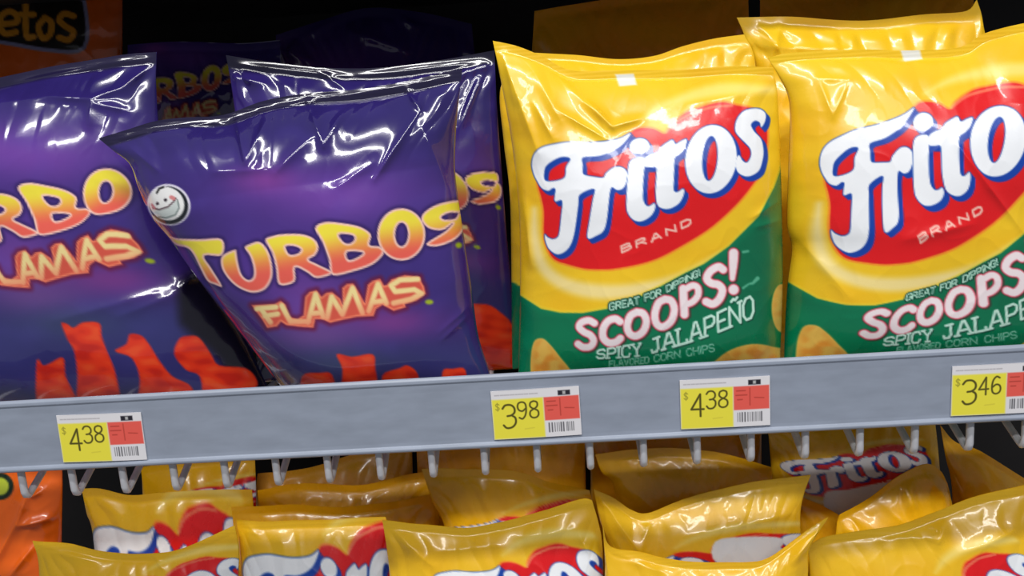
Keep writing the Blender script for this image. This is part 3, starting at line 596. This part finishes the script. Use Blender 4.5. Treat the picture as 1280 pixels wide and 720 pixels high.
# ------------------------------------------------------------------ lower shelf bags
def low(label, top, left, right, Y0, dst=None, src=None, step=1.5, patch=None, base=(240, 190, 32), **kw):
    mp = affine(dst, src) if dst else None
    def art(x, y):
        if mp:
            rgb, M = yellow_art(*mp(x, y), green=False, base=base, blur=2.6)
            if patch: rgb = mix(rgb, (232, 234, 240), cov(sd_polygon(x, y, patch), 2))
            return rgb, M
        return yellow_art(x, y, green=False, logo=False, white_patch=patch, base=base)
    args = dict(lean=.16, T=.028, Tb=.006, floor=LOW_FLOOR); args.update(kw)
    # the plane is leaned about the lower deck; Y0 is the depth at the top of the bag
    return bag(label, top, left, right, Y0-args['lean']*.33, art=art, mat=M_YEL, step=step, **args)
TIP, DOT, LFT, ETOP, OTP, SS = (788.5, 167), (799, 183), (665, 205), (904, 129), (890, 156), (938, 165)
low('yellow corn chip bag at the bottom left, nearest the orange bag',
    [(41, 676), (87, 680), (133, 690), (187, 692), (233, 684), (294, 656)], [(48, 700), (52, 760)], [(299, 690), (300, 760)], .085,
    [(165, 723), (265, 700), (82, 758), (283, 714)], [TIP, ETOP, LFT, SS], seed=41, folds=((50, 680, 120, 700, 8, 3), (200, 690, 290, 662, 7, 3), (195, 695, 205, 712, 4, 2)))
low('yellow bag with red logo behind the bottom left yellow bag',
    [(102, 611), (125, 611), (160, 619), (200, 616), (240, 613), (315, 612)], [(108, 640), (120, 700)], [(318, 650), (320, 720)], .15,
    [(191, 657), (266, 641), (122, 696), (198, 670)], [TIP, ETOP, LFT, DOT], seed=42, step=2)
low('yellow bag with blue and white lettering, second from the left in the bottom row',
    [(296, 650), (331, 652), (393, 650), (454, 647), (482, 646)], [(300, 690), (304, 760)], [(494, 690), (498, 760)], .094,
    [(405, 683), (417, 696), (300, 730), (478, 664), (480, 690)], [TIP, DOT, LFT, ETOP, OTP], seed=43, folds=((310, 655, 322, 668, 6, 2.4),))
low('yellow bag top just behind the second bag from the left in the bottom row',
    [(289, 634), (362, 631), (423, 634), (484, 628), (537, 619)], [(292, 660), (295, 720)], [(545, 650), (550, 720)], .138, seed=44, step=2.2, patch=None, base=(246, 184, 20))
low('yellow bag top in the third layer left of centre under the price rail',
    [(322, 613), (377, 604), (454, 606), (515, 592), (545, 590)], [(324, 640), (326, 700)], [(548, 640), (550, 700)], .182, seed=45, step=2.6, base=(244, 176, 20))
low('yellow bag with a curved red logo in the middle of the bottom row',
    [(478, 650), (536, 656), (582, 660), (628, 652), (674, 640), (726, 624), (740, 625)], [(484, 690), (490, 760)], [(748, 653), (753, 683), (756, 760)], .072,
    [(621, 701), (546, 738), (704, 688), (738, 709)], [TIP, LFT, ETOP, SS], seed=46, folds=((500, 668, 540, 706, 8, 3.5), (540, 690, 620, 680, 8, 2), (650, 670, 720, 660, 9, 3), (724, 668, 735, 690, 5, 2.5)))
low('plain yellow bag flap behind the middle bag of the bottom row',
    [(527, 587), (552, 585), (613, 587), (649, 590), (689, 603), (737, 613)], [(540, 625), (556, 660), (560, 720)], [(744, 650), (745, 720)], .122,
    [(665, 636), (560, 665), (760, 620), (740, 650)], [(860, 140), (700, 190), (960, 130), (938, 190)], seed=47, step=2.2, base=(246, 186, 20), T=.028)
low('big yellow bag with a wavy folded top edge right of centre, its logo half covered',
    [(742, 611), (766, 622), (790, 638), (812, 641), (857, 623), (934, 604), (1013, 593)], [(750, 650), (762, 690), (764, 760)], [(1004, 619), (1000, 648), (1003, 700), (1005, 760)], .104,
    [(866, 692), (934, 667), (975, 669), (800, 760)], [(815, 162), (890, 131), (930, 134), (680, 280)], seed=48, patch=[(894, 677), (930, 671), (978, 673), (972, 690), (962, 704), (897, 704)], folds=((750, 620, 800, 690, 9, 5), (812, 645, 800, 690, 8, 4), (860, 668, 990, 640, 12, 5)))
low('yellow bag lowest in front right of centre, its top sagging between two raised corners',
    [(753, 655), (763, 683), (800, 690), (833, 698), (880, 703), (934, 703), (964, 695), (1010, 662), (1035, 646)], [(756, 700), (758, 760)], [(1012, 684), (1010, 712), (1012, 760)], .058, seed=49,
    folds=((770, 690, 830, 715, 8, 3), (1030, 650, 985, 705, 9, 4)), T=.026)
low('yellow bag at the bottom right corner with the top of a red logo',
    [(1010, 682), (1032, 671), (1068, 665), (1123, 656), (1169, 640), (1215, 622), (1279, 607), (1330, 596)], [(1012, 714), (1014, 770)], [(1336, 680), (1338, 770)], .078,
    [(1245, 697), (1168, 722), (1279, 712), (1110, 770)], [ETOP, (800, 164), SS, LFT], seed=50, folds=((1080, 668, 1170, 672, 10, 3), (1170, 680, 1180, 650, 8, 3), (1200, 690, 1270, 660, 10, 4)))
low('crumpled yellow bag with one rounded hump between the bottom right bags',
    [(1050, 644), (1087, 622), (1123, 595), (1157, 580), (1175, 588), (1184, 604)], [(1046, 660), (1045, 720)], [(1190, 631), (1196, 680), (1198, 730)], .125, seed=51, crumple=1.6, step=2, base=(246, 186, 20),
    folds=((1150, 585, 1180, 620, 8, 6), (1130, 600, 1140, 640, 8, 4)), T=.028)
low('small yellow bag corner in the gap between the wavy-topped bag and the crumpled one',
    [(1001, 621), (1030, 633), (1055, 648), (1062, 655)], [(998, 660), (990, 730)], [(1066, 680), (1070, 730)], .15, seed=52, step=2.4, base=(240, 172, 20), T=.015)
low('yellow bag lying back under the rail with a large red, white and blue logo',
    [(958, 520), (1010, 516), (1080, 512), (1165, 506)], [(962, 560), (966, 620), (966, 700)], [(1172, 560), (1176, 620), (1176, 700)], .185,
    [(1045, 570), (1050, 581), (1122, 553), (1115, 562), (1118, 592), (1028, 611), (1085, 599)], [TIP, DOT, ETOP, OTP, (880, 241), (696, 318), (833, 261)], seed=53, step=1.6, patch=[(1030, 618), (1060, 612), (1100, 604), (1120, 606), (1110, 640), (1045, 660)])
low('yellow-orange bag under the rail at the far right, its top edge sloping down',
    [(1176, 532), (1195, 553), (1224, 563), (1279, 597), (1320, 620)], [(1182, 570), (1190, 610), (1192, 690)], [(1325, 660), (1326, 700)], .15, seed=54, step=2.2, base=(246, 182, 20), crumple=1.4)
low('yellow bag behind the wavy-topped bag, right of centre under the rail',
    [(744, 568), (790, 562), (842, 560), (900, 566), (964, 584)], [(752, 590), (768, 612), (775, 700)], [(966, 620), (968, 700)], .155, seed=55, step=2.4, base=(246, 184, 20))
low('brownish yellow bag in the back row right of centre under the rail',
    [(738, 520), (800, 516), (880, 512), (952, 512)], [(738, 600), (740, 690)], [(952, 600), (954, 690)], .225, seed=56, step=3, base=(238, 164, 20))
low('brownish yellow bag in the back row at the centre under the rail',
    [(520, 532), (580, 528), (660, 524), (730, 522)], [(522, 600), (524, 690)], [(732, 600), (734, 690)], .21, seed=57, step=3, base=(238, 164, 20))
low('brownish yellow bag in the back row left of centre under the rail',
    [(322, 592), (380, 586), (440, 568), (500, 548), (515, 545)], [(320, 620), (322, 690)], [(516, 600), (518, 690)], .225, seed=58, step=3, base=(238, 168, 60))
low('yellow bag in the back row above the bag with the red logo at the left',
    [(176, 584), (215, 578), (262, 572), (318, 566)], [(178, 610), (180, 690)], [(320, 610), (322, 690)], .20,
    [(285, 604), (320, 596), (225, 640)], [(850, 150), (904, 131), (700, 300)], seed=59, step=2.6, base=(246, 186, 20))
bag('orange cheese snack bag at the far bottom left below the price rail',
    [(-110, 570), (-40, 566), (20, 562), (76, 560)], [(-110, 650), (-110, 760)], [(78, 600), (77, 680), (78, 770)], 0.135-.16*.33, .16, .028, .006, floor=LOW_FLOOR,
    art=lambda x, y: orange_art(x, y, 'lower'), mat=M_ORA, step=1.8, seed=60, cat='bag of cheese snacks', crumple=1.3,
    folds=((24, 655, 36, 618, 5, 6), (-4, 704, 22, 654, 5, 6), (12, 722, 42, 684, 5, 6), (28, 655, 70, 645, 5, 7), (40, 620, 55, 612, 4, 5), (40, 585, 60, 572, 5, 5)))

# ------------------------------------------------------------------ wire shelf with its price rail
def tube(pts, r, seg=10):
    pts = [Vector(p) for p in pts]; V = []; Fc = []
    for i, p in enumerate(pts):
        d = ((pts[min(i+1, len(pts)-1)]-p).normalized() + (p-pts[max(i-1, 0)]).normalized()).normalized()
        a = d.cross(Vector((1, 0, 0))) if abs(d.x) < .9 else d.cross(Vector((0, 0, 1))); a.normalize(); b = d.cross(a)
        for k in range(seg):
            t = 2*math.pi*k/seg; V.append(p + a*math.cos(t)*r + b*math.sin(t)*r)
    for i in range(len(pts)-1):
        for k in range(seg):
            Fc.append([i*seg+k, i*seg+(k+1) % seg, (i+1)*seg+(k+1) % seg, (i+1)*seg+k])
    Fc.append(list(range(seg))[::-1]); Fc.append([(len(pts)-1)*seg+k for k in range(seg)])
    return V, Fc
shelf = empty('wire_shelf', (0, .25, -.045), 'white wire shelf with grey front price rail carrying the upper row of bags', 'shelf')
def sh(name, V, Fc, mat, smooth_=True):
    V = np.array([tuple(v) for v in V])-np.array(shelf.location); return link(name, V, Fc, mat, shelf, smooth_=smooth_)
# rail profile (Y,Z), extruded along X
H = .058
prof = [(.004, .0006), (.0025, .0016), (.0006, .0012), (-.0006, -.0004), (-.0008, -.0026), (.0, -.0042), (.0002, -.010), (.0002, -.030), (.0002, -H+.007), (.0, -H+.0042), (-.0012, -H+.0034), (-.0020, -H+.0020), (-.0018, -H+.0004), (-.0004, -H-.0008),
        (.0016, -H-.0006), (.0032, -H+.0008), (.0036, -H+.004), (.0036, -.004)]
xs = np.linspace(-.75, .75, 61); V = []; Fc = []
for x in xs:
    for (y, z) in prof: V.append((x, y, z))
npf = len(prof)
for i in range(len(xs)-1):
    for k in range(npf): Fc.append([i*npf+k, i*npf+(k+1) % npf, (i+1)*npf+(k+1) % npf, (i+1)*npf+k])
Fc.append(list(range(npf))); Fc.append([(len(xs)-1)*npf+k for k in range(npf)][::-1])
rail = sh('price_rail', V, Fc, M_RAIL, False)
md = rail.modifiers.new('soft', 'BEVEL'); md.width = .0004; md.segments = 2; md.limit_method = 'ANGLE'; md.angle_limit = .5
for i in range(-9, 27):
    x = -.3652+.0428*i
    if not -.75 < x < .75: continue
    r = .0030
    pts = [(x, .0072, -.030), (x, .0072, -.060), (x, .0073, -.0785), (x, .0085, -.0820), (x, .0112, -.0834), (x, .0145, -.0822), (x, .10, -.0385), (x, .115, -.0365), (x, .52, -.0365)]
    sh('wire', *tube(pts, r), M_WIRE)
for y in (.0072+.0058, .18, .34, .5):
    z = -.0365-.0054 if y > .1 else -.040
    sh('cross_wire', *tube([(-.75, y, z), (.75, y, z)], .0027), M_WIRE)

# ------------------------------------------------------------------ price tags
def tag(label, cx_px, big, small, tl, tr, br_, bl_):
    q = on_plane([tl[0], tr[0], br_[0], bl_[0]], [tl[1], tr[1], br_[1], bl_[1]], -.0012, 0, 0)
    cen = q.mean(0); w, h = .0695, .0400
    root = empty('price_tag', (cen[0], -.0009, cen[2]-h/2), label, 'price tag', 'price tags on the shelf rail')
    rot = math.atan2(q[1, 2]-q[0, 2], q[1, 0]-q[0, 0]); root.rotation_euler = (0, -rot, 0)
    nx, nz = 232, 134
    u = np.linspace(0, 1, nx); v = np.linspace(0, 1, nz); U, Vv = np.meshgrid(u, v)
    x = (U*116).ravel(); y = (Vv*67).ravel(); rgb = np.tile(np.array((236, 234, 238.)), (len(x), 1))
    yel = sd_polygon(x, y, [(0.5, 12), (68, 12), (68, 66.5), (0.5, 66.5)], False); rgb = mix(rgb, (247, 236, 72), cov(yel, 2.5))
    red = sd_polygon(x, y, [(69, 12), (115, 12), (115, 44), (69, 44)], False); rgb = mix(rgb, (242, 98, 86), cov(red, 1.6))
    s = 'abcdefgh'
    rs = random.Random(big+small)
    L = text_lines(big, [(14, 52 if big == '3' else 50), (30, 50)], [(14, 20), (30, 20)], gap=.2)
    L2 = text_lines(small, [(34, 40), (61, 39)], [(34, 17), (61, 16)], gap=.25)
    D = np.minimum(sd_text(x, y, [catmull(l, 4) if len(l) > 4 else l for l in L], 2.6), sd_text(x, y, [catmull(l, 4) if len(l) > 4 else l for l in L2], 2.2))
    dl = sd_text(x, y, text_lines('$', [(5, 27), (10, 27)], [(5, 17), (10, 17)]), .9)
    rgb = mix(rgb, (84, 78, 22), cov(D, 1.3)); rgb = mix(rgb, (120, 115, 40), .8*cov(dl, 1.2))
    small_ = np.full(len(x), FAR); xx = 5                            # rows of fine print, too small to read
    while xx < 60:
        l = rs.uniform(2, 7); small_ = np.minimum(small_, sd_stroke(x, y, [(xx, 6), (xx+l, 6)], 1.3)); xx += l+rs.uniform(1, 2)
    rgb = mix(rgb, (150, 145, 150), .6*cov(small_, 1.5))
    blk = sd_polygon(x, y, [(88, 4), (104, 4), (104, 10.5), (88, 10.5)], False); gap = sd_polygon(x, y, [(94, 5), (98, 5), (98, 9.5), (94, 9.5)], False)
    rgb = mix(rgb, (40, 38, 48), cov(blk, 1.4)); rgb = mix(rgb, (190, 190, 190), cov(gap, 1.4))
    ink = np.full(len(x), FAR)
    for ln in ((18, 73, 84), (24, 72, 86), (30, 74, 80)): ink = np.minimum(ink, sd_stroke(x, y, [(ln[1], ln[0]), (ln[2], ln[0])], 1.4))
    ink = np.minimum(ink, sd_stroke(x, y, [(90, 15), (90, 38)], 1.2)); ink = np.minimum(ink, sd_stroke(x, y, [(96, 28), (108, 29)], 1.2))
    rgb = mix(rgb, (160, 50, 40), .7*cov(ink, 1.4))
    bar = np.full(len(x), FAR); xx = 74.0
    while xx < 106:
        w_ = rs.choice((.7, 1.0, 1.7)); bar = np.minimum(bar, sd_stroke(x, y, [(xx, 48), (xx, 60)], w_)); xx += w_+rs.uniform(1.0, 2.2)
    rgb = mix(rgb, (70, 70, 76), .85*cov(bar, 1.1)); rgb = mix(rgb, (200, 185, 60), .5*cov(sd_stroke(x, y, [(42, 54), (54, 53)], 1.2), 1.5))
    col = lin(np.clip(rgb, 0, 255))
    bow = .0005*np.sin(np.pi*U.ravel())
    P = np.column_stack([(U.ravel()-.5)*w, -.0001-bow, h*(1-Vv.ravel())])
    ix = np.arange(nx*nz).reshape(nz, nx); Fq = np.stack([ix[:-1, :-1], ix[1:, :-1], ix[1:, 1:], ix[:-1, 1:]], -1)
    fx, fy = x.reshape(nz, nx)[:-1, :-1], y.reshape(nz, nx)[:-1, :-1]
    lab = np.zeros(fx.shape, int); lab[(fx < 68) & (fy > 12)] = 1; lab[(fx > 69) & (fy > 12) & (fy < 44)] = 2; lab[(fx > 72) & (fx < 108) & (fy > 46) & (fy < 62)] = 3
    for k, nm in enumerate(('card', 'price_panel', 'red_panel', 'barcode')):
        v, _, c, f = subset(P, None, col, Fq[lab == k])
        if k == 0:   # the card's back and rim give it thickness
            o = len(v); bk = [(-w/2, .0006, 0), (w/2, .0006, 0), (w/2, .0006, h), (-w/2, .0006, h), (-w/2, -.0001, 0), (w/2, -.0001, 0), (w/2, -.0001, h), (-w/2, -.0001, h)]
            v = np.vstack([v, bk]); c = np.vstack([c, np.tile(lin((236, 234, 238)), (8, 1))])
            f = f + [[o, o+3, o+2, o+1], [o, o+1, o+5, o+4], [o+1, o+2, o+6, o+5], [o+2, o+3, o+7, o+6], [o+3, o, o+4, o+7]]
        link(nm, v, f, M_CARD, root, None, c, smooth_=False)
tag('yellow, red and white price tag reading 4.38 under the left purple bag', 0, '4', '38', (68, 518), (175, 514), (183, 575), (80, 581))
tag('yellow, red and white price tag reading 3.98 near the middle of the rail', 0, '3', '98', (613, 488), (723, 481), (728, 545), (619, 551.5))
tag('yellow, red and white price tag reading 4.38 under the yellow and green bag', 0, '4', '38', (848, 474), (963, 468), (964, 534.6), (851, 537))
tag('yellow, red and white price tag reading 3.46 at the right end of the rail', 0, '3', '46', (1190.5, 457), (1306, 451), (1306, 515), (1187, 522.5))

# ------------------------------------------------------------------ the fixture around the bags
def box(name, lo, hi, mat, label=None):
    x0, y0, z0 = lo; x1, y1, z1 = hi
    V = [(x0, y0, z0), (x1, y0, z0), (x1, y1, z0), (x0, y1, z0), (x0, y0, z1), (x1, y0, z1), (x1, y1, z1), (x0, y1, z1)]
    Fc = [[0, 3, 2, 1], [4, 5, 6, 7], [0, 1, 5, 4], [1, 2, 6, 5], [2, 3, 7, 6], [3, 0, 4, 7]]
    o = link(name, V, Fc, mat, smooth_=False); o['kind'] = 'structure'
    if label: o['label'] = label; 
    return o
box('wall_back', (-1.5, .53, -.75), (1.5, .55, .75), M_DARK)
box('unseen_shelf', (-1.5, .12, .372), (1.5, .529, .386), M_DARK); box('unseen_shelf_lip_1', (-1.5, .11, .352), (1.5, .1195, .386), M_DARK)  # unseen shelf board above and its lip, set back to shade the rear bags
box('floor', (-1.5, .0, LOW_FLOOR-.02), (1.5, .529, LOW_FLOOR-.0005), M_DECK)

# ------------------------------------------------------------------ light: rows of ceiling tubes over the aisle, soft store light
def area(name, loc, sx, sy, power, tgt=None):
    l = bpy.data.lights.new(name, 'AREA'); l.shape = 'RECTANGLE'; l.size = sx; l.size_y = sy; l.energy = power; l.color = (1, .985, .96)
    o = bpy.data.objects.new(name, l); C.objects.link(o); o.location = loc
    d = Vector(tgt or (loc[0], loc[1], -2))-Vector(loc); o.rotation_euler = d.to_track_quat('-Z', 'Y').to_euler()
area('aisle_tube_light', (-.2, -.9, 1.9), 2.4, .12, 36, (-.2, 0, 0))
area('aisle_tube_light', (.4, -1.9, 1.9), 3.0, .15, 40, (.4, 0, 0))
w = bpy.data.worlds.new('store'); sc.world = w; w.use_nodes = True
bg = w.node_tree.nodes['Background']; bg.inputs['Color'].default_value = (.80, .83, .9, 1); bg.inputs['Strength'].default_value = .20
sc.view_settings.view_transform = 'Standard'; sc.view_settings.look = 'None'; sc.view_settings.gamma = 1; sc.view_settings.use_curve_mapping = False
sc.view_settings.exposure = -0.03
